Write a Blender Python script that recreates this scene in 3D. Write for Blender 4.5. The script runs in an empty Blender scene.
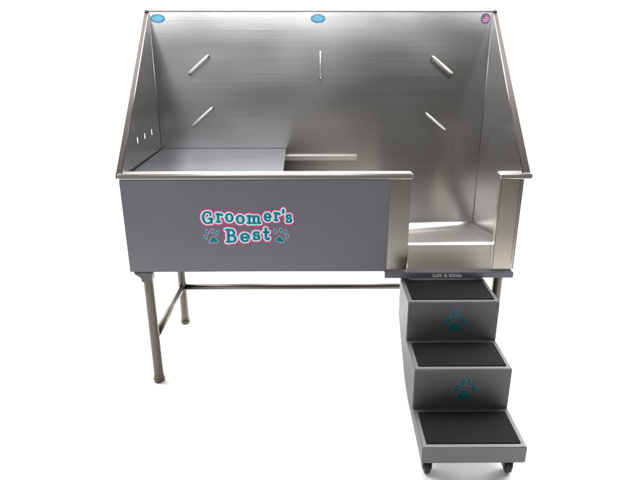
import bpy, bmesh, math, random
import numpy as np
from mathutils import Vector, Matrix
R = math.radians
random.seed(4)
scene = bpy.context.scene
C = scene.collection

# ------------------------------------------------------------------ camera
cam_d = bpy.data.cameras.new('camera')
cam = bpy.data.objects.new('camera', cam_d); C.objects.link(cam)
cam.location = (-0.0254, -2.0118, 1.356)
cam.rotation_euler = (math.pi/2 - 0.3473, 0, -0.008)
cam_d.sensor_width = 36
cam_d.lens = 564.58/640*36
cam_d.clip_end = 200
scene.camera = cam

# ------------------------------------------------------------------ studio surround, lamps, exposure
world = bpy.data.worlds.new('World'); scene.world = world
world.use_nodes = True
nt = world.node_tree; N = nt.nodes; L = nt.links
bg = N['Background']
tc = N.new('ShaderNodeTexCoord'); sep = N.new('ShaderNodeSeparateXYZ')
L.new(tc.outputs['Generated'], sep.inputs[0])
# white cove behind and above, dim workshop in front
mr = N.new('ShaderNodeMapRange'); mr.interpolation_type = 'SMOOTHSTEP'
mr.inputs['From Min'].default_value = -0.10; mr.inputs['From Max'].default_value = 0.38
L.new(sep.outputs['Y'], mr.inputs['Value'])
ns = N.new('ShaderNodeTexNoise'); ns.inputs['Scale'].default_value = 1.4; ns.inputs['Detail'].default_value = 2
L.new(tc.outputs['Generated'], ns.inputs['Vector'])
rampz = N.new('ShaderNodeValToRGB')
rampz.color_ramp.elements[0].position = 0.25; rampz.color_ramp.elements[0].color = (0.018, 0.018, 0.017, 1)
rampz.color_ramp.elements[1].position = 0.75; rampz.color_ramp.elements[1].color = (0.30, 0.30, 0.305, 1)
lr = N.new('ShaderNodeMath'); lr.operation = 'MULTIPLY_ADD'; lr.inputs[1].default_value = -1.2
L.new(sep.outputs['X'], lr.inputs[0]); L.new(ns.outputs['Fac'], lr.inputs[2])
L.new(lr.outputs[0], rampz.inputs['Fac'])
mix = N.new('ShaderNodeMixRGB'); mix.inputs['Color2'].default_value = (2.6, 2.6, 2.6, 1)
L.new(mr.outputs['Result'], mix.inputs['Fac']); L.new(rampz.outputs['Color'], mix.inputs['Color1'])
L.new(mix.outputs['Color'], bg.inputs['Color'])
bg.inputs['Strength'].default_value = 1.0

def area(name, loc, target, sx, sy, power, col=(1, 1, 1), spread=180):
    d = bpy.data.lights.new(name, 'AREA'); d.shape = 'RECTANGLE'; d.size = sx; d.size_y = sy
    d.energy = power; d.color = col; d.spread = R(spread)
    o = bpy.data.objects.new(name, d); C.objects.link(o); o.location = loc
    o.rotation_euler = (Vector(target) - Vector(loc)).to_track_quat('-Z', 'Y').to_euler()
    return o
area('overhead_floor_fill', (0, 1.6, 3.5), (0, 1.0, 0), 5.6, 3.6, 560)  # added lamp out of view, keeps the floor sheet white
area('front_wall_fill', (-0.9, -1.9, 2.30), (-0.5, 0.55, 1.50), 2.5, 0.30, 9.5, (0.97, 0.985, 1), 80)  # added lamp, makes the back wall brighten towards its top
area('top_band_fill', (0.22, 0.10, 1.72), (0.22, 0.553, 1.47), 3.2, 0.16, 25, (0.98, 0.99, 1), 110)  # added just above the view to whiten the back wall's top band

for sx in (-1, 1):
    area('side_floor_fill', (sx*2.7, 1.1, 0.9), (0, 0.45, 0), 1.6, 0.9, 15 if sx < 0 else 26, (1, 1, 1), 110)  # unseen pair added to lift the floor shadow beneath the tub

scene.view_settings.view_transform = 'Standard'
scene.view_settings.look = 'None'
scene.view_settings.exposure = 0
scene.view_settings.gamma = 1

# ------------------------------------------------------------------ materials
def newmat(name):
    m = bpy.data.materials.new(name); m.use_nodes = True
    return m, m.node_tree.nodes, m.node_tree.links, m.node_tree.nodes['Principled BSDF']

def steel(name, col=(0.53, 0.505, 0.48), rough=0.27, aniso=0.6, wave=0.25, grain=(1.5, 170, 170)):
    m, n, l, p = newmat(name)
    p.inputs['Metallic'].default_value = 1
    p.inputs['Anisotropic'].default_value = aniso
    t = n.new('ShaderNodeTexCoord')
    mp = n.new('ShaderNodeMapping'); mp.inputs['Scale'].default_value = grain
    l.new(t.outputs['Object'], mp.inputs['Vector'])
    g = n.new('ShaderNodeTexNoise'); g.inputs['Scale'].default_value = 1; g.inputs['Detail'].default_value = 3
    l.new(mp.outputs['Vector'], g.inputs['Vector'])
    big = n.new('ShaderNodeTexNoise'); big.inputs['Scale'].default_value = 4.0; big.inputs['Detail'].default_value = 1
    mp2 = n.new('ShaderNodeMapping'); mp2.inputs['Scale'].default_value = (0.8, 1, 1.4)
    l.new(t.outputs['Object'], mp2.inputs['Vector']); l.new(mp2.outputs['Vector'], big.inputs['Vector'])
    # roughness: smudged, with brushing
    a = n.new('ShaderNodeMath'); a.operation = 'MULTIPLY_ADD'; a.inputs[1].default_value = 0.08; a.inputs[2].default_value = rough - 0.07
    l.new(big.outputs['Fac'], a.inputs[0])
    b = n.new('ShaderNodeMath'); b.operation = 'MULTIPLY_ADD'; b.inputs[1].default_value = 0.035
    l.new(g.outputs['Fac'], b.inputs[0]); l.new(a.outputs[0], b.inputs[2]); l.new(b.outputs[0], p.inputs['Roughness'])
    r = n.new('ShaderNodeValToRGB')
    r.color_ramp.elements[0].position = 0.3; r.color_ramp.elements[0].color = tuple(c*0.96 for c in col) + (1,)
    r.color_ramp.elements[1].position = 0.7; r.color_ramp.elements[1].color = tuple(min(1, c*1.045) for c in col) + (1,)
    l.new(g.outputs['Fac'], r.inputs['Fac']); l.new(r.outputs['Color'], p.inputs['Base Color'])
    b1 = n.new('ShaderNodeBump'); b1.inputs['Strength'].default_value = wave; b1.inputs['Distance'].default_value = 0.006
    l.new(big.outputs['Fac'], b1.inputs['Height'])
    l.new(b1.outputs['Normal'], p.inputs['Normal'])
    tg = n.new('ShaderNodeTangent'); tg.direction_type = 'UV_MAP'; tg.uv_map = 'UVMap'
    l.new(tg.outputs['Tangent'], p.inputs['Tangent'])
    return m

def paint(name, col, rough=0.42, metal=0.0, speck=0.05, bump=0.04):
    m, n, l, p = newmat(name)
    t = n.new('ShaderNodeTexCoord')
    f = n.new('ShaderNodeTexNoise'); f.inputs['Scale'].default_value = 420; f.inputs['Detail'].default_value = 2
    l.new(t.outputs['Object'], f.inputs['Vector'])
    big = n.new('ShaderNodeTexNoise'); big.inputs['Scale'].default_value = 5; big.inputs['Detail'].default_value = 4
    l.new(t.outputs['Object'], big.inputs['Vector'])
    ad = n.new('ShaderNodeMath'); ad.operation = 'ADD'
    l.new(f.outputs['Fac'], ad.inputs[0]); l.new(big.outputs['Fac'], ad.inputs[1])
    r = n.new('ShaderNodeMapRange'); r.inputs['From Min'].default_value = 0.6; r.inputs['From Max'].default_value = 1.4
    r.inputs['To Min'].default_value = 1 - speck; r.inputs['To Max'].default_value = 1 + speck
    l.new(ad.outputs[0], r.inputs['Value'])
    v = n.new('ShaderNodeVectorMath'); v.operation = 'SCALE'; v.inputs[0].default_value = col
    l.new(r.outputs['Result'], v.inputs['Scale']); l.new(v.outputs['Vector'], p.inputs['Base Color'])
    a = n.new('ShaderNodeMath'); a.operation = 'MULTIPLY_ADD'; a.inputs[1].default_value = 0.16; a.inputs[2].default_value = rough - 0.08
    l.new(big.outputs['Fac'], a.inputs[0]); l.new(a.outputs[0], p.inputs['Roughness'])
    p.inputs['Metallic'].default_value = metal
    b = n.new('ShaderNodeBump'); b.inputs['Strength'].default_value = bump; b.inputs['Distance'].default_value = 0.001
    l.new(f.outputs['Fac'], b.inputs['Height']); l.new(b.outputs['Normal'], p.inputs['Normal'])
    return m

def flat(name, col, rough=0.5):
    return paint(name, col, rough, 0, 0.04, 0.0)

M = {}
M['steel'] = steel('brushed_steel')
M['plate'] = steel('brushed_steel_plate', (0.82, 0.77, 0.69), 0.55, 0.2, 0.03)
M['floor_steel'] = steel('brushed_steel_floor', (0.66, 0.63, 0.59), 0.34, 0.4, 0.1)
M['steel_wall'] = steel('brushed_steel_back', (0.49, 0.485, 0.48), 0.235, 0.7, 0.10)
M['steel_side'] = steel('brushed_steel_side', (0.52, 0.51, 0.51), 0.27, 0.6, 0.1, (170, 1.5, 170))
M['steel_up'] = steel('brushed_steel_upright', (0.50, 0.465, 0.41), 0.30, 0.6, 0.12, (260, 260, 3))
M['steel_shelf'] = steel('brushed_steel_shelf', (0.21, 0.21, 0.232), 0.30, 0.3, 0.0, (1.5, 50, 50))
M['rim'] = steel('rim_steel', (0.50, 0.465, 0.44), 0.34, 0.4, 0.05)
M['bead'] = steel('bead_steel', (0.20, 0.19, 0.18), 0.35, 0.2, 0.0)
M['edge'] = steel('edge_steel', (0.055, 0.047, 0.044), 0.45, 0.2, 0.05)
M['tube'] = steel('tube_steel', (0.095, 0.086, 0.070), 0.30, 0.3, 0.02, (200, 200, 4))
M['chrome'] = steel('polished_wire', (0.85, 0.84, 0.81), 0.36, 0.0, 0.0)
M['paint'] = paint('grey_blue_paint', (0.150, 0.155, 0.178), 0.40)
M['step_paint'] = paint('grey_step_paint', (0.100, 0.098, 0.104), 0.52, 0.0, 0.06, 0.05)
M['rubber'] = flat('black_rubber', (0.02, 0.02, 0.02), 0.6)
M['dark'] = flat('dark_steel', (0.06, 0.055, 0.05), 0.45)
M['pink'] = flat('decal_pink', (0.75, 0.015, 0.22), 0.45)
M['white'] = flat('decal_white', (0.90, 0.94, 0.95), 0.45)
M['turq'] = flat('decal_turquoise', (0.06, 0.60, 0.64), 0.45)
M['teal'] = flat('decal_teal', (0.012, 0.12, 0.21), 0.45)
M['paw_teal'] = flat('decal_paw_teal', (0.004, 0.15, 0.18), 0.4)
M['paw_edge'] = flat('decal_paw_edge', (0.012, 0.035, 0.07), 0.4)
M['sticker_blue'] = flat('sticker_blue', (0.004, 0.065, 0.12), 0.4)
M['sticker_rim'] = flat('sticker_dark_blue', (0.006, 0.035, 0.06), 0.4)
M['sticker_ink'] = flat('sticker_pale_blue', (0.06, 0.20, 0.27), 0.4)
M['sticker_purple'] = flat('sticker_purple', (0.02, 0.012, 0.04), 0.4)
M['sticker_lilac'] = flat('sticker_lilac', (0.16, 0.085, 0.15), 0.4)
M['sticker_red'] = flat('sticker_plum', (0.06, 0.014, 0.035), 0.4)

def mat_tread():
    m, n, l, p = newmat('grit_mat')
    t = n.new('ShaderNodeTexCoord')
    f = n.new('ShaderNodeTexNoise'); f.inputs['Scale'].default_value = 230; f.inputs['Detail'].default_value = 4
    v = n.new('ShaderNodeTexVoronoi'); v.inputs['Scale'].default_value = 260
    l.new(t.outputs['Object'], f.inputs['Vector']); l.new(t.outputs['Object'], v.inputs['Vector'])
    r = n.new('ShaderNodeValToRGB')
    r.color_ramp.elements[0].position = 0.38; r.color_ramp.elements[0].color = (0.004, 0.004, 0.005, 1)
    r.color_ramp.elements[1].position = 0.75; r.color_ramp.elements[1].color = (0.010, 0.0095, 0.011, 1)
    l.new(f.outputs['Fac'], r.inputs['Fac']); l.new(r.outputs['Color'], p.inputs['Base Color'])
    b = n.new('ShaderNodeBump'); b.inputs['Strength'].default_value = 0.8; b.inputs['Distance'].default_value = 0.002
    l.new(v.outputs['Distance'], b.inputs['Height']); l.new(b.outputs['Normal'], p.inputs['Normal'])
    p.inputs['Roughness'].default_value = 0.85
    p.inputs['Specular IOR Level'].default_value = 0.12
    return m
M['grit'] = mat_tread()
M['paper'] = paint('white_paper', (0.90, 0.90, 0.90), 0.8, 0, 0.01, 0.0)
M['floor'] = paint('studio_floor', (0.065, 0.058, 0.048), 0.6, 0, 0.15, 0.1)

# ------------------------------------------------------------------ mesh helpers
def finish(name, bm, m, parent=None, bevel=0.0, smooth=False, seg=2):
    """link a bmesh as ONE mesh object, box UVs with U across the brushing"""
    bmesh.ops.recalc_face_normals(bm, faces=bm.faces)
    if bevel:
        bmesh.ops.bevel(bm, geom=[e for e in bm.edges if e.is_manifold and e.calc_face_angle(0) > 0.6],
                        offset=bevel, segments=seg, affect='EDGES', clamp_overlap=True)
    uv = bm.loops.layers.uv.new('UVMap')
    for f in bm.faces:
        nx, ny, nz = (abs(c) for c in f.normal)
        for lp in f.loops:
            x, y, z = lp.vert.co
            if ny >= nx and ny >= nz: lp[uv].uv = (z, x)
            elif nx >= nz: lp[uv].uv = (z, y)
            else: lp[uv].uv = (y, x)
        f.smooth = smooth
    me = bpy.data.meshes.new(name); bm.to_mesh(me); bm.free()
    me.materials.append(m)
    o = bpy.data.objects.new(name, me); C.objects.link(o)
    if parent is not None:
        o.parent = parent
        o.matrix_parent_inverse = Matrix.Identity(4)
        off = world_loc(parent)
        me.transform(Matrix.Translation(-off))
    return o

def world_loc(o):
    v = Vector((0, 0, 0))
    while o is not None:
        v += o.location; o = o.parent
    return v

def box(bm, x0, x1, y0, y1, z0, z1):
    vs = [bm.verts.new(p) for p in ((x0,y0,z0),(x1,y0,z0),(x1,y1,z0),(x0,y1,z0),(x0,y0,z1),(x1,y0,z1),(x1,y1,z1),(x0,y1,z1))]
    for q in ((0,1,2,3),(4,5,6,7),(0,1,5,4),(1,2,6,5),(2,3,7,6),(3,0,4,7)):
        bm.faces.new([vs[i] for i in q])
    return vs

def prism(bm, pts, d):
    """closed polygon pts (3D) swept by vector d"""
    d = Vector(d)
    a = [bm.verts.new(p) for p in pts]; b = [bm.verts.new(Vector(p)+d) for p in pts]
    bm.faces.new(a); bm.faces.new(list(reversed(b)))
    for i in range(len(pts)):
        j = (i+1) % len(pts); bm.faces.new((a[i], b[i], b[j], a[j]))

def tube(bm, path, r, seg=16, cap=True):
    path = [Vector(p) for p in path]; rings = []
    rs = r if isinstance(r, (list, tuple)) else [r]*len(path)
    up = None
    for i, p in enumerate(path):
        if i == 0: d = path[1]-p
        elif i == len(path)-1: d = p-path[i-1]
        else: d = (path[i+1]-p).normalized()+(p-path[i-1]).normalized()
        if d.length < 1e-9: d = Vector((0, 0, 1))
        d.normalize()
        if up is None: up = d.orthogonal().normalized()
        up = (up - d*up.dot(d)).normalized(); w = d.cross(up)
        rings.append([bm.verts.new(p+(up*math.cos(2*math.pi*k/seg)+w*math.sin(2*math.pi*k/seg))*rs[i]) for k in range(seg)])
    for a, b in zip(rings, rings[1:]):
        for k in range(seg):
            bm.faces.new((a[k], a[(k+1) % seg], b[(k+1) % seg], b[k]))
    if cap: bm.faces.new(list(reversed(rings[0]))); bm.faces.new(rings[-1])

def lathe(bm, prof, cx, cy, seg=24):
    tube(bm, [(cx, cy, z) for r, z in prof], [r for r, z in prof], seg)

def tubes_obj(name, m, parent, *items, seg=16):
    bm = bmesh.new()
    for path, r in items: tube(bm, path, r, seg)
    return finish(name, bm, m, parent, smooth=True)

def auto_smooth(o, deg=35):
    for p in o.data.polygons: p.use_smooth = True
    bm = bmesh.new(); bm.from_mesh(o.data)
    for e in bm.edges:
        if e.is_manifold and e.calc_face_angle(0) > R(deg): e.smooth = False
    bm.to_mesh(o.data); bm.free()

def box_obj(name, m, parent, *b, bevel=0.0015):
    bm = bmesh.new()
    for q in b: box(bm, *q)
    return finish(name, bm, m, parent, bevel)

def empty(name, loc, label, cat, group=None):
    o = bpy.data.objects.new(name, None); C.objects.link(o); o.location = loc
    o.empty_display_size = 0.1
    o['label'] = label; o['category'] = cat
    if group: o['group'] = group
    return o

# decals: union of capsules and ellipses turned into a flat mesh
def decal(name, shapes, grow, m, parent, to3d, bbox, step):
    x0, x1, y0, y1 = bbox
    nx = int((x1-x0)/step)+1; ny = int((y1-y0)/step)+1
    X, Y = np.meshgrid(x0+np.arange(nx)*step, y0+np.arange(ny)*step, indexing='ij')
    F = np.full(X.shape, 1e6)
    for s in shapes:
        if s[0] == 'E':
            _, cx, cy, rx, ry, ang = s
            c, sn = math.cos(ang), math.sin(ang)
            u = (X-cx)*c+(Y-cy)*sn; v = -(X-cx)*sn+(Y-cy)*c
            rx += grow; ry += grow
            d = (np.sqrt((u/rx)**2+(v/ry)**2)-1)*min(rx, ry)
        else:
            (ax, ay, ar), (bx, by, br) = s
            dx, dy = bx-ax, by-ay; q = dx*dx+dy*dy+1e-12
            t = np.clip(((X-ax)*dx+(Y-ay)*dy)/q, 0, 1)
            d = np.hypot(X-ax-t*dx, Y-ay-t*dy)-(ar+(br-ar)*t)-grow
        F = np.minimum(F, d)
    F = np.where(np.abs(F) < 1e-7, -1e-7, F)
    bm = bmesh.new(); vc = {}
    def vert(k, p):
        if k not in vc: vc[k] = bm.verts.new(to3d(*p))
        return vc[k]
    ins = F < 0
    anyc = ins[:-1, :-1] | ins[1:, :-1] | ins[:-1, 1:] | ins[1:, 1:]
    for i, j in zip(*np.nonzero(anyc)):
        i = int(i); j = int(j)
        cs = [(i, j), (i+1, j), (i+1, j+1), (i, j+1)]
        if all(ins[c] for c in cs): tris = [cs]
        else: tris = [[cs[0], cs[1], cs[2]], [cs[0], cs[2], cs[3]]]
        for t in tris:
            poly = []
            for a in range(len(t)):
                p, q = t[a], t[(a+1) % len(t)]
                fp, fq = F[p], F[q]
                if fp < 0: poly.append(vert(p, (X[p], Y[p])))
                if (fp < 0) != (fq < 0):
                    k = fp/(fp-fq)
                    if p < q: key = (p, q)
                    else: key = (q, p)
                    poly.append(vert(key, (X[p]+(X[q]-X[p])*k, Y[p]+(Y[q]-Y[p])*k)))
            pl = []
            for v in poly:
                if v not in pl: pl.append(v)
            if len(pl) >= 3:
                try: bm.faces.new(pl)
                except ValueError: pass
    return finish(name, bm, m, parent)

# slab-serif glyphs in a unit box; T = thick half-stroke, H = hairline half-stroke
def pl(pts): return [(a, b) for a, b in zip(pts, pts[1:])]
def arc(cx, cy, rx, ry, a0, a1, n=14):
    out = []
    for i in range(n+1):
        a = R(a0+(a1-a0)*i/n); w = abs(math.cos(a))
        out.append((cx+rx*math.cos(a), cy+ry*math.sin(a), w))
    return pl(out)
GL = {
 'G': arc(.5,.5,.48,.5,48,345,20)+pl([(.80,.98,.3),(.84,.72,.3)])+pl([(.60,.42,.3),(1.0,.42,.3)])+pl([(.90,.42,1),(.90,.08,1)]),
 'r': pl([(.28,.98,1),(.28,.02,1)])+pl([(.02,.96,.4),(.28,.96,.4)])+pl([(.02,.02,.4),(.6,.02,.4)])+arc(.62,.62,.34,.34,178,70,8)+pl([(.78,.95,.9),(.90,.86,1)]),
 'o': arc(.5,.5,.46,.5,0,360,22),
 'm': pl([(.14,.98,1),(.14,.02,1)])+pl([(.0,.96,.4),(.14,.96,.4)])+pl([(.0,.02,.4),(.28,.02,.4)])+arc(.33,.70,.17,.27,175,0,8)+pl([(.50,.70,1),(.50,.02,1)])+pl([(.40,.02,.4),(.62,.02,.4)])+arc(.69,.70,.17,.27,175,0,8)+pl([(.86,.70,1),(.86,.02,1)])+pl([(.76,.02,.4),(1,.02,.4)]),
 'e': arc(.5,.5,.44,.5,0,318,20)+pl([(.08,.50,.3),(.92,.50,.3)]),
 "'": pl([(.6,1.0,1.4),(.55,.7,.9),(.2,.2,.1)]),
 's': arc(.48,.75,.34,.25,25,265,12)+arc(.5,.26,.38,.26,85,-160,12)+pl([(.80,.98,.3),(.82,.72,.3)])+pl([(.12,.28,.3),(.12,.02,.3)]),
 'B': pl([(.22,.98,1.1),(.22,.02,1.1)])+pl([(.0,.98,.4),(.55,.98,.4)])+pl([(.0,.02,.4),(.6,.02,.4)])+pl([(.22,.53,.4),(.6,.53,.4)])+arc(.55,.755,.30,.225,90,-90,10)+arc(.58,.275,.38,.255,90,-90,10),
 't': pl([(.38,1.0,1),(.38,.22,1)])+arc(.62,.22,.24,.2,180,330,8)+pl([(.05,.70,.5),(.85,.70,.5)]),
 'L': pl([(.25,.98,1),(.25,.02,1)])+pl([(.0,.98,.5),(.5,.98,.5)])+pl([(.0,.02,.5),(.95,.02,.5),(.95,.28,.5)]),
 'i': pl([(.5,.66,1),(.5,.02,1)])+pl([(.1,.66,.5),(.5,.66,.5)])+pl([(.1,.02,.5),(.9,.02,.5)])+pl([(.5,.93,1.2),(.5,.95,1.2)]),
 'f': arc(.68,.78,.28,.2,60,180,6)+pl([(.4,.78,1),(.4,.02,1)])+pl([(.05,.64,.5),(.85,.64,.5)])+pl([(.1,.02,.5),(.75,.02,.5)]),
 'l': pl([(.5,.98,1),(.5,.02,1)])+pl([(.1,.98,.5),(.5,.98,.5)])+pl([(.1,.02,.5),(.9,.02,.5)]),
 'd': arc(.42,.33,.36,.32,0,360,16)+pl([(.80,.98,1),(.80,.02,1)])+pl([(.55,.98,.5),(.80,.98,.5)])+pl([(.80,.02,.5),(1,.02,.5)]),
 'S': arc(.48,.75,.36,.24,25,265,12)+arc(.5,.26,.40,.26,85,-160,12)+pl([(.84,.98,.3),(.86,.70,.3)])+pl([(.1,.30,.3),(.1,.02,.3)]),
 '&': arc(.42,.78,.22,.2,-60,230,12)+pl([(.27,.63,.8),(.92,.04,.9)])+arc(.40,.26,.34,.26,100,330,12)+pl([(.95,.50,.5),(.72,.16,.5)]),
}
def glyph(ch, x0, x1, yt, yb, T, H):
    """box in picture-like units (y down); returns capsules with y down"""
    out = []
    for a, b in GL[ch]:
        f = lambda p: (x0+(x1-x0)*p[0], yb+(yt-yb)*p[1], H+(T-H)*p[2])
        out.append((f(a), f(b)))
    return out

# ------------------------------------------------------------------ the setting
def sheet(name, m, x0, x1, y0, y1, z):
    bm = bmesh.new()
    vs = [bm.verts.new(p) for p in ((x0,y0,z),(x1,y0,z),(x1,y1,z),(x0,y1,z))]
    bm.faces.new(vs)
    o = finish(name, bm, m); o['kind'] = 'structure'; return o
sheet('studio_floor', M['floor'], -14, 14, -14, 0.5, -0.008)
sheet('backdrop_floor', M['paper'], -9, 9, -1.2, 4.2, 0.0)

# ------------------------------------------------------------------ grooming tub
tub = empty('grooming_tub', (0, 0.27, 0), 'stainless steel dog grooming bath with high back wall and blue grey lettered front panel', 'grooming tub')
W = 0.727; YB = 0.553

# back wall
bm = bmesh.new()
nx, nz = 24, 16
box(bm, -W, W, YB, YB+0.003, 0.50, 1.45)
back = finish('back_panel', bm, M['steel_wall'], tub)
box_obj('top_flange', M['edge'], back, (-0.744, 0.744, YB-0.004, YB+0.014, 1.4505, 1.455), bevel=0.001)

# side walls with folded sloping edge
def ztop(y): return 0.889+(y/YB)*(1.448-0.889)
def side(s, slots):
    bm = bmesh.new()
    ys = [0.0]
    hol = {}
    if slots:
        for yc in (0.222, 0.322, 0.425): hol[(yc-0.008, yc+0.008)] = (0.957, 0.980)
        for a, b in sorted(hol): ys += [a, b]
    ys.append(YB+0.0010)
    x = s*W
    zs = [0.50, 0.957, 0.980]
    grid = {}
    def V(y, z):
        k = (round(y, 5), round(z, 5))
        if k not in grid: grid[k] = bm.verts.new((x, y, z))
        return grid[k]
    if slots:
        y_l = [0.0, 0.06, 0.11]+ys[1:-1]+[YB+0.0010]
        for a, b in zip(y_l, y_l[1:]):
            lo = min(ztop(a), 0.957), min(ztop(b), 0.957)
            bm.faces.new([V(a, .5), V(b, .5), V(b, lo[1]), V(a, lo[0])])
            if ztop(b) > 0.957:
                if (a, b) not in hol:
                    q = [V(a, lo[0]), V(b, lo[1]), V(b, min(.980, ztop(b)))]
                    if ztop(a) > lo[0]: q.append(V(a, min(.980, ztop(a))))
                    bm.faces.new(q)
                if ztop(b) > .980:
                    q = [V(a, min(.980, ztop(a))), V(b, .980), V(b, ztop(b))]
                    if ztop(a) > .980: q.append(V(a, ztop(a)))
                    bm.faces.new(q)
    else:
        bm.faces.new([V(0, .5), V(YB-.0005, .5), V(YB-.0005, ztop(YB-.0005)), V(0, ztop(0))])
    f = finish('side_panel', bm, M['steel_side'], tub)
    so = f.modifiers.new('sheet', 'SOLIDIFY'); so.thickness = 0.003; so.offset = 0
    # folded flange on the sloping edge
    bm = bmesh.new()
    x0, x1 = (x+s*0.0015, x+s*0.030)
    a = Vector((0, -0.014, ztop(-0.014))); b = Vector((0, YB+0.012, ztop(YB+0.012)))
    d = (b-a).normalized(); n = Vector((0, -d.z, d.y))
    ends = []
    for q, w in ((a, 0.022 if s < 0 else 0.031), (b, 0.017)):
        sec = [(x+s*0.0018, 0), (x+s*w, 0), (x+s*w, -0.016), (x+s*(w-.003), -0.016), (x+s*(w-.003), -0.004), (x+s*0.0018, -0.004)]
        ends.append([bm.verts.new((px, q.y+n.y*h, q.z+n.z*h)) for px, h in sec])
    bm.faces.new(ends[0]); bm.faces.new(list(reversed(ends[1])))
    for i in range(6):
        j = (i+1) % 6; bm.faces.new((ends[0][i], ends[1][i], ends[1][j], ends[0][j]))
    finish('folded_edge', bm, M['edge'], f, 0.0008)
    # bright bead along the inside of the fold
    tubes_obj('edge_bead', M['bead'], f, ([(x, a.y+n.y*.001, a.z+n.z*.001), (x, b.y+n.y*.001, b.z+n.z*.001)], 0.0024), seg=10)
    return f
side(-1, True); side(1, False)

# painted cladding outside the basin
bm = bmesh.new(); box(bm, -0.741, -0.7295, 0.006, YB, 0.50, 0.862); finish('side_cladding', bm, M['paint'], tub, 0.0015)
bm = bmesh.new(); box(bm, 0.7364, 0.7415, 0.006, YB, 0.502, 0.862); finish('side_cladding', bm, M['paint'], tub, 0.0015)

# front wall: steel, with the cut-out for the step-in bay
box_obj('front_wall', M['steel_up'], tub, (-0.7245, 0.327, 0.003, 0.030, 0.503, 0.864), bevel=0.003)
box_obj('front_pillar', M['steel_up'], tub, (0.655, 0.7360, 0.001, 0.030, 0.503, 0.864), bevel=0.003)
panel = box_obj('front_panel', M['paint'], tub, (-0.7405, 0.247, -0.006, 0.001, 0.4995, 0.8635), bevel=0.002)
lip = box_obj('bay_lip', M['paint'], tub, (0.240, 0.738, -0.014, 0.035, 0.474, 0.4985), bevel=0.002)

# rolled rims
def rim(x0, x1):
    bm = bmesh.new()
    box(bm, x0, x1, -0.017, 0.034, 0.8665, 0.8865)
    o = finish('front_rim', bm, M['rim'], tub, 0.0035, seg=3); auto_smooth(o, 50)
rim(-0.741, 0.329); rim(0.644, 0.762)

# bay step and basin floor
bm = bmesh.new()
prism(bm, [(0.3275, 0.001, 0.499), (0.3275, 0.004, 0.499), (0.3275, 0.021, 0.600), (0.3275, 0.018, 0.600)], (0.327, 0, 0))
finish('bay_step_plate', bm, M['plate'], tub, 0.001)
bm = bmesh.new()
# sloping floor: front edge high, falls to the back and to the left
f0 = [(-0.724, 0.031, 0.505), (0.15, 0.031, 0.575), (0.330, 0.0195, 0.6005), (0.652, 0.0195, 0.6005), (0.7245, 0.031, 0.5985)]
f1 = [(-0.724, 0.520, 0.455), (0.15, 0.520, 0.462), (0.330, 0.520, 0.482), (0.652, 0.525, 0.509), (0.7245, 0.528, 0.516)]
f2 = [(-0.724, 0.5525, 0.503), (0.15, 0.5525, 0.504), (0.330, 0.5525, 0.512), (0.652, 0.5525, 0.523), (0.7245, 0.5525, 0.526)]
rows = []
for k in range(7):
    t = k/6
    rows.append([bm.verts.new([p[i]*(1-t)+q[i]*t for i in range(3)]) for p, q in zip(f0, f1)])
for k in range(1, 5):
    t = k/4
    rows.append([bm.verts.new([p[0], p[1]*(1-t)+q[1]*t, p[2]*(1-t**1.6)+q[2]*t**1.6]) for p, q in zip(f1, f2)])
for a, b in zip(rows, rows[1:]):
    for i in range(4): bm.faces.new((a[i], a[i+1], b[i+1], b[i]))
fl = finish('basin_floor', bm, M['floor_steel'], tub)
auto_smooth(fl, 60)
so = fl.modifiers.new('sheet', 'SOLIDIFY'); so.thickness = 0.003; so.offset = -1
# weld seam between bay floor and side wall, cut-out return edge
for sx in (-1, 1):
    tubes_obj('weld_seam', M['bead'], tub, ([(sx*(W-0.002), YB-0.002, 0.53), (sx*(W-0.002), YB-0.002, 1.44)], 0.0008), seg=8)

# ledge rail on the back wall that carries the platform
bm = bmesh.new()
prism(bm, [(-0.72, 0.5525, 0.841), (-0.72, 0.536, 0.841), (-0.72, 0.536, 0.820), (-0.72, 0.539, 0.820), (-0.72, 0.539, 0.838), (-0.72, 0.5525, 0.838)], (0.883, 0, 0))
box(bm, 0.1505, 0.1535, 0.5395, 0.5525, 0.822, 0.8375)
finish('shelf_rail', bm, M['chrome'], tub, 0.0008)
bm = bmesh.new(); box(bm, -0.724, 0.30, 0.0305, 0.045, 0.845, 0.853)
finish('shelf_rail', bm, M['rim'], tub, 0.0008)

# wire tether loops
def loop(a, b):
    (x0, z0), (x1, z1) = a, b
    A = Vector((x0, 0, z0)); B = Vector((x1, 0, z1)); d = (B-A).normalized()
    yb, yf = YB-0.0005, YB-0.019
    P = [A+Vector((0, yb, 0)), A+Vector((0, yf+0.006, 0)), A+d*.0022+Vector((0, yf+.0018, 0)), A+d*0.006+Vector((0, yf, 0)),
         B-d*0.006+Vector((0, yf, 0)), B-d*.0022+Vector((0, yf+.0018, 0)), B+Vector((0, yf+0.006, 0)), B+Vector((0, yb, 0))]
    o = tubes_obj('tether_loop', M['chrome'], tub, (P, 0.0043), seg=12)
    for q in (A, B):
        bm = bmesh.new(); tube(bm, [(q.x, YB-0.0025, q.z), (q.x, YB-0.0002, q.z)], 0.0075, 16)
        finish('weld_washer', bm, M['dark'], o, smooth=False)
loop((-0.487, 1.274), (-0.573, 1.203)); loop((-0.483, 1.055), (-0.575, 0.980)); loop((-0.003, 1.290), (-0.003, 1.182))
loop((0.482, 1.270), (0.570, 1.203)); loop((0.470, 1.029), (0.558, 0.960))

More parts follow.
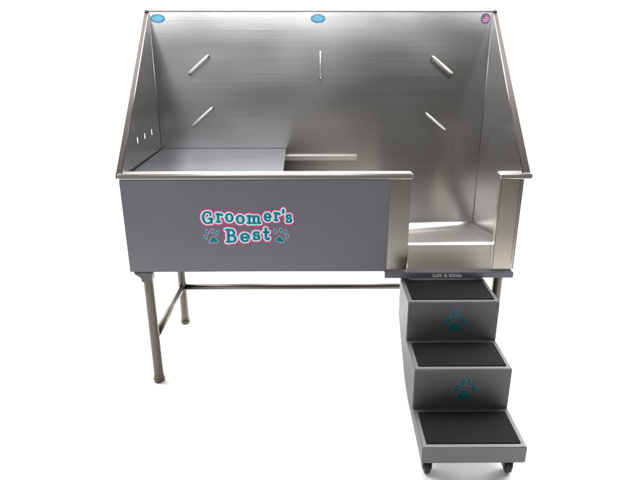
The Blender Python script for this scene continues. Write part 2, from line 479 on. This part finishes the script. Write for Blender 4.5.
# round stickers along the top of the back wall
def sticker(name, cx, cz, rx, rz, layers, label):
    base = None
    for k, (shapes, m) in enumerate(layers):
        y = YB-0.0006-0.0004*k
        o = decal(name if base is None else 'printed_mark', shapes, 0, m, base or tub, lambda u, v, y=y: (cx+u, y, cz+v),
                  (-rx*1.1, rx*1.1, -rz*1.15, rz*1.15), 0.0012 if k == 0 else 0.0008)
        if base is None: base = o
    base['label'] = label
for cx, lab in ((-0.690, 'oval blue sticker in the left corner'), (-0.013, 'oval blue sticker in the middle')):
    rx, rz = 0.031, 0.0175
    sticker('sticker', cx, 1.424, rx, rz, [
        ([('E', 0, 0, rx, rz, 0)], M['sticker_rim']),
        ([('E', 0, 0, rx-0.003, rz-0.003, 0)], M['sticker_blue']),
        ([((-0.012, 0.009, .0013), (0.012, 0.009, .0013)), ((-0.023, 0.0025, .0014), (0.023, 0.0025, .0014)),
          ((-0.020, -0.0035, .0011), (0.019, -0.0035, .0011)), ((-0.010, -0.009, .0012), (0.011, -0.009, .0012))], M['sticker_ink'])], lab)
sticker('sticker', 0.697, 1.424, 0.021, 0.0215, [
    ([('E', 0, 0, 0.020, 0.0215, 0)], M['sticker_purple']),
    ([('E', 0.002, -0.002, 0.0165, 0.0175, 0)], M['sticker_red']),
    ([((-0.012, -0.004, .0022), (0.013, -0.004, .0022)), ((-0.010, -0.0105, .0022), (0.008, -0.0105, .0022)),
      ((-0.002, 0.003, .0016), (0.014, 0.003, .0016)), ((0.003, 0.013, .0012), (0.003, 0.005, .0026))], M['sticker_lilac'])],
    'round purple sticker in the right corner')

# lettering on the front panel (measured in a picture grid, y down)
def logo3d(y):
    return lambda zx, zy: (-0.458+(zx-53.3)*0.00070, y, 0.759-(zy-64)*0.000745)
T_, H_ = 9.2, 5.6
wordA = []
for ch, x0, x1, yt, yb in (("G",71,121,87,146),("r",143,176,97,139),("o",194,229,97,136),("o",251,288,106,146),("m",307,376,107,146),
                          ("e",399,431,95,134),("r",451,480,93,131),("'",493,504,80,98),("s",513,543,103,141)):
    wordA += glyph(ch, x0, x1, yt, yb, T_, H_)
wordB = []
for ch, x0, x1, yt, yb in (("B",190,240,180,246),("e",268,312,202,242),("s",334,370,193,232),("t",390,424,176,234)):
    wordB += glyph(ch, x0, x1, yt, yb, 10.0, 6.0)
def word(name, shapes, label):
    xs = [p[0] for s in shapes for p in s]; ys = [p[1] for s in shapes for p in s]
    bb = (min(xs)-20, max(xs)+20, min(ys)-20, max(ys)+20)
    base = decal(name, shapes, 11.0, M['pink'], panel, logo3d(-0.0064), bb, 1.3)
    base['label'] = label
    decal('letter_outline', shapes, 5.0, M['white'], base, logo3d(-0.0068), bb, 1.3)
    decal('letter_face', shapes, 0.2, M['turq'], base, logo3d(-0.0072), bb, 1.3)
    sh = [tuple((p[0]+1.6, p[1]+0.8, p[2]*0.50) for p in s) for s in shapes]
    decal('letter_shade', sh, 0, M['teal'], base, logo3d(-0.0076), bb, 1.3)
word('lettering', wordA, "teal Groomer's lettering with white and pink outline")
word('lettering', wordB, 'teal Best lettering with white and pink outline')
def logo_paw(toes, pad):
    shapes = [('E', x, y, 7.5, 13, a) for x, y, a in toes]
    px, py, s = pad
    shapes += [('E', px, py-4, 13, 13, 0), ((px-16*s, py+10, 9), (px+8*s, py+3, 12)), ((px+13, py+8, 10), (px-2, py-3, 12))]
    bb = (px-65, px+65, py-70, py+40)
    base = decal('paw_print', shapes, 3.6, M['pink'], panel, logo3d(-0.0064), bb, 1.2)
    decal('paw_outline', shapes, 1.0, M['turq'], base, logo3d(-0.0068), bb, 1.2)
    decal('paw_fill', shapes, -3.0, M['paw_teal'], base, logo3d(-0.0072), bb, 1.2)
logo_paw([(79, 219, -.7), (91, 191, -.35), (117, 187, .1), (143, 198, .45)], (121, 234, 1))
logo_paw([(455, 189, -.45), (483, 183, -.1), (508, 193, .35), (517, 219, .7)], (476, 232, -1))

# small lettering on the lip
tx = []
for ch, x0, x1 in (('L',178,188),('i',192,197),('f',199,206),('t',208,216),('&',226,238),('S',247,257),('l',261,266),('i',269,274),('d',277,288),('e',291,300)):
    yt = 39 if ch not in 'e' else 42.5
    tx += glyph(ch, x0, x1, yt, 50, 2.1, 1.5)
decal('lift_and_slide_text', tx, 0.1, M['white'], lip, lambda zx, zy: (0.425+(zx-177)*0.000913, -0.0144, 0.4862-(zy-44.5)*0.00100), (172, 306, 34, 54), 0.5)

# legs
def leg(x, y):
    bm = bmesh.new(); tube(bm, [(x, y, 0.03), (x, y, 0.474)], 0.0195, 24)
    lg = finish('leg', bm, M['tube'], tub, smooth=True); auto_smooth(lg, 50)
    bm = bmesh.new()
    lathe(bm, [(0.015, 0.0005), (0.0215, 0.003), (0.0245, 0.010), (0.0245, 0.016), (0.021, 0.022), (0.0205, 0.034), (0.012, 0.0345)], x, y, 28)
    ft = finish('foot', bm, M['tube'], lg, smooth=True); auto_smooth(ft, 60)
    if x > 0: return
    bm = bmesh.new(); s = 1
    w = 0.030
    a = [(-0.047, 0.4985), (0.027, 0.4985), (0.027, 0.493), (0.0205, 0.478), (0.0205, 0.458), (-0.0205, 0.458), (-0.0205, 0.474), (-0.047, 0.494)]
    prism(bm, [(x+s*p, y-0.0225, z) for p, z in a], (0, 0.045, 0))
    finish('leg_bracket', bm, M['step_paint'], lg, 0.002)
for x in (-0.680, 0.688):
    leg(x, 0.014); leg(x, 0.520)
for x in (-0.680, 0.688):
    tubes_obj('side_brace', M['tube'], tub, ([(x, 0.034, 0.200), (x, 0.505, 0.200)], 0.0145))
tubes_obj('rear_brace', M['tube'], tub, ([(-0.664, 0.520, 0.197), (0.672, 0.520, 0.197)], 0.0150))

# underside drawer runners for the sliding steps
for x in (0.327, 0.612):
    r = box_obj('slide_runner', M['dark'], tub, (x-0.008, x+0.008, 0.02, 0.50, 0.462, 0.4735), bevel=0.001)
    bm = bmesh.new(); tube(bm, [(x+0.012, 0.008, 0.474), (x+0.012, 0.008, 0.452)], 0.0035, 10)
    tube(bm, [(x+0.012, 0.0, 0.456), (x+0.012, 0.016, 0.456)], 0.006, 10)
    finish('catch', bm, M['chrome'], r, smooth=True)

# ------------------------------------------------------------------ platform inside the basin
plat = empty('bath_platform', (-0.43, 0.30, 0.865), 'flat bare steel platform covering the left end of the bath', 'platform')
bm = bmesh.new()
pts = [(-0.716, 0.048), (-0.147, 0.048), (-0.159, 0.545), (-0.722, 0.545)]
prism(bm, [(x, y, 0.8725) for x, y in pts], (0, 0, -0.003))
finish('deck', bm, M['steel_shelf'], plat, 0.0008)
bm = bmesh.new()
prism(bm, [(-0.716, 0.048, 0.8692), (-0.147, 0.048, 0.8692), (-0.147, 0.051, 0.8692), (-0.716, 0.051, 0.8692)], (0, 0, -0.014))
finish('deck_flange', bm, M['steel_shelf'], plat)

# ------------------------------------------------------------------ sliding steps
steps = empty('pet_steps', (0.467, -0.30, 0), 'grey three-step stairs with black grip mats and teal paw prints on casters', 'pet steps')
X0, X1 = 0.305, 0.633
Z = [0.462, 0.306, 0.150]; YF = [-0.195, -0.386, -0.583]; ZB0 = 0.089
YK = 0.065
bm = bmesh.new()
prof = [(YF[2], ZB0), (YF[2], Z[2]), (YF[1], Z[2]), (YF[1], Z[1]), (YF[0], Z[1]), (YF[0], Z[0]), (YK-0.045, Z[0]), (YK-0.05, 0.305), (-0.205, 0.148), (-0.30, 0.118)]
prism(bm, [(X0, y, z) for y, z in prof], (X1-X0, 0, 0))
body = finish('stair_body', bm, M['step_paint'], steps, 0.0025, seg=3)
auto_smooth(body, 50)
for k in range(3):
    yb = [YK-0.055, YF[0], YF[1]][k]
    bm = bmesh.new(); box(bm, X0+0.0150, X1-0.0150, YF[k]+0.017, yb-0.021, Z[k]+0.0004, Z[k]+0.0035)
    finish('grip_mat', bm, M['grit'], steps, 0.0012)
# paw prints on the two upper risers
def riser_paw(y, cx, cz, tilt):
    toes = [(-32, -4, .45), (-10, -32, .12), (15, -32, -.12), (36, -4, -.45)]
    sh = [('E', a, b, 7.5, 13.5, r) for a, b, r in toes]
    sh += [((a+t*14*-1, b-10, 2.0), (a-t*22, b-18, .5)) for a, b, t in [(q[0], q[1], -q[2]*1.0) for q in toes]]
    sh += [((-15, 30, 9), (0, 14, 10)), ((0, 14, 10), (16, 30, 9)), ((-14, 30, 9), (15, 30, 9)), ('E', 0, 24, 15, 12, 0)]
    f = lambda d: (lambda u, v: (cx+u*0.00086, y-d, cz-v*0.00092))
    bb = (-60, 60, -68, 55)
    b = decal('paw_print', sh, 3.2, M['turq'], steps, f(0.0004), bb, 1.2)
    decal('paw_outline', sh, 2.0, M['paw_edge'], b, f(0.0008), bb, 1.2)
    decal('paw_fill', sh, -2.0, M['paw_teal'], b, f(0.0012), bb, 1.2)
riser_paw(YF[0], 0.4775, 0.383, 0)
riser_paw(YF[1], 0.478, 0.226, 0)
# casters
def caster(x, y):
    bm = bmesh.new(); tube(bm, [(x-0.010, y, 0.0225), (x-0.0085, y, 0.0225), (x+0.0085, y, 0.0225), (x+0.010, y, 0.0225)], [0.017, 0.0220, 0.0220, 0.017], 28)
    c = finish('caster', bm, M['rubber'], steps, smooth=True); auto_smooth(c, 40)
    bm = bmesh.new()
    box(bm, x-0.0155, x-0.0120, y-0.012, y+0.014, 0.018, 0.070); box(bm, x+0.0120, x+0.0155, y-0.012, y+0.014, 0.018, 0.070)
    box(bm, x-0.0155, x+0.0155, y-0.015, y+0.017, 0.0702, 0.0745)
    finish('fork', bm, M['dark'], c, 0.001)
    bm = bmesh.new(); tube(bm, [(x, y, 0.075), (x, y, 0.0885)], 0.014, 18)
    finish('swivel', bm, M['dark'], c)
for x in (0.338, 0.604):
    caster(x, -0.518)
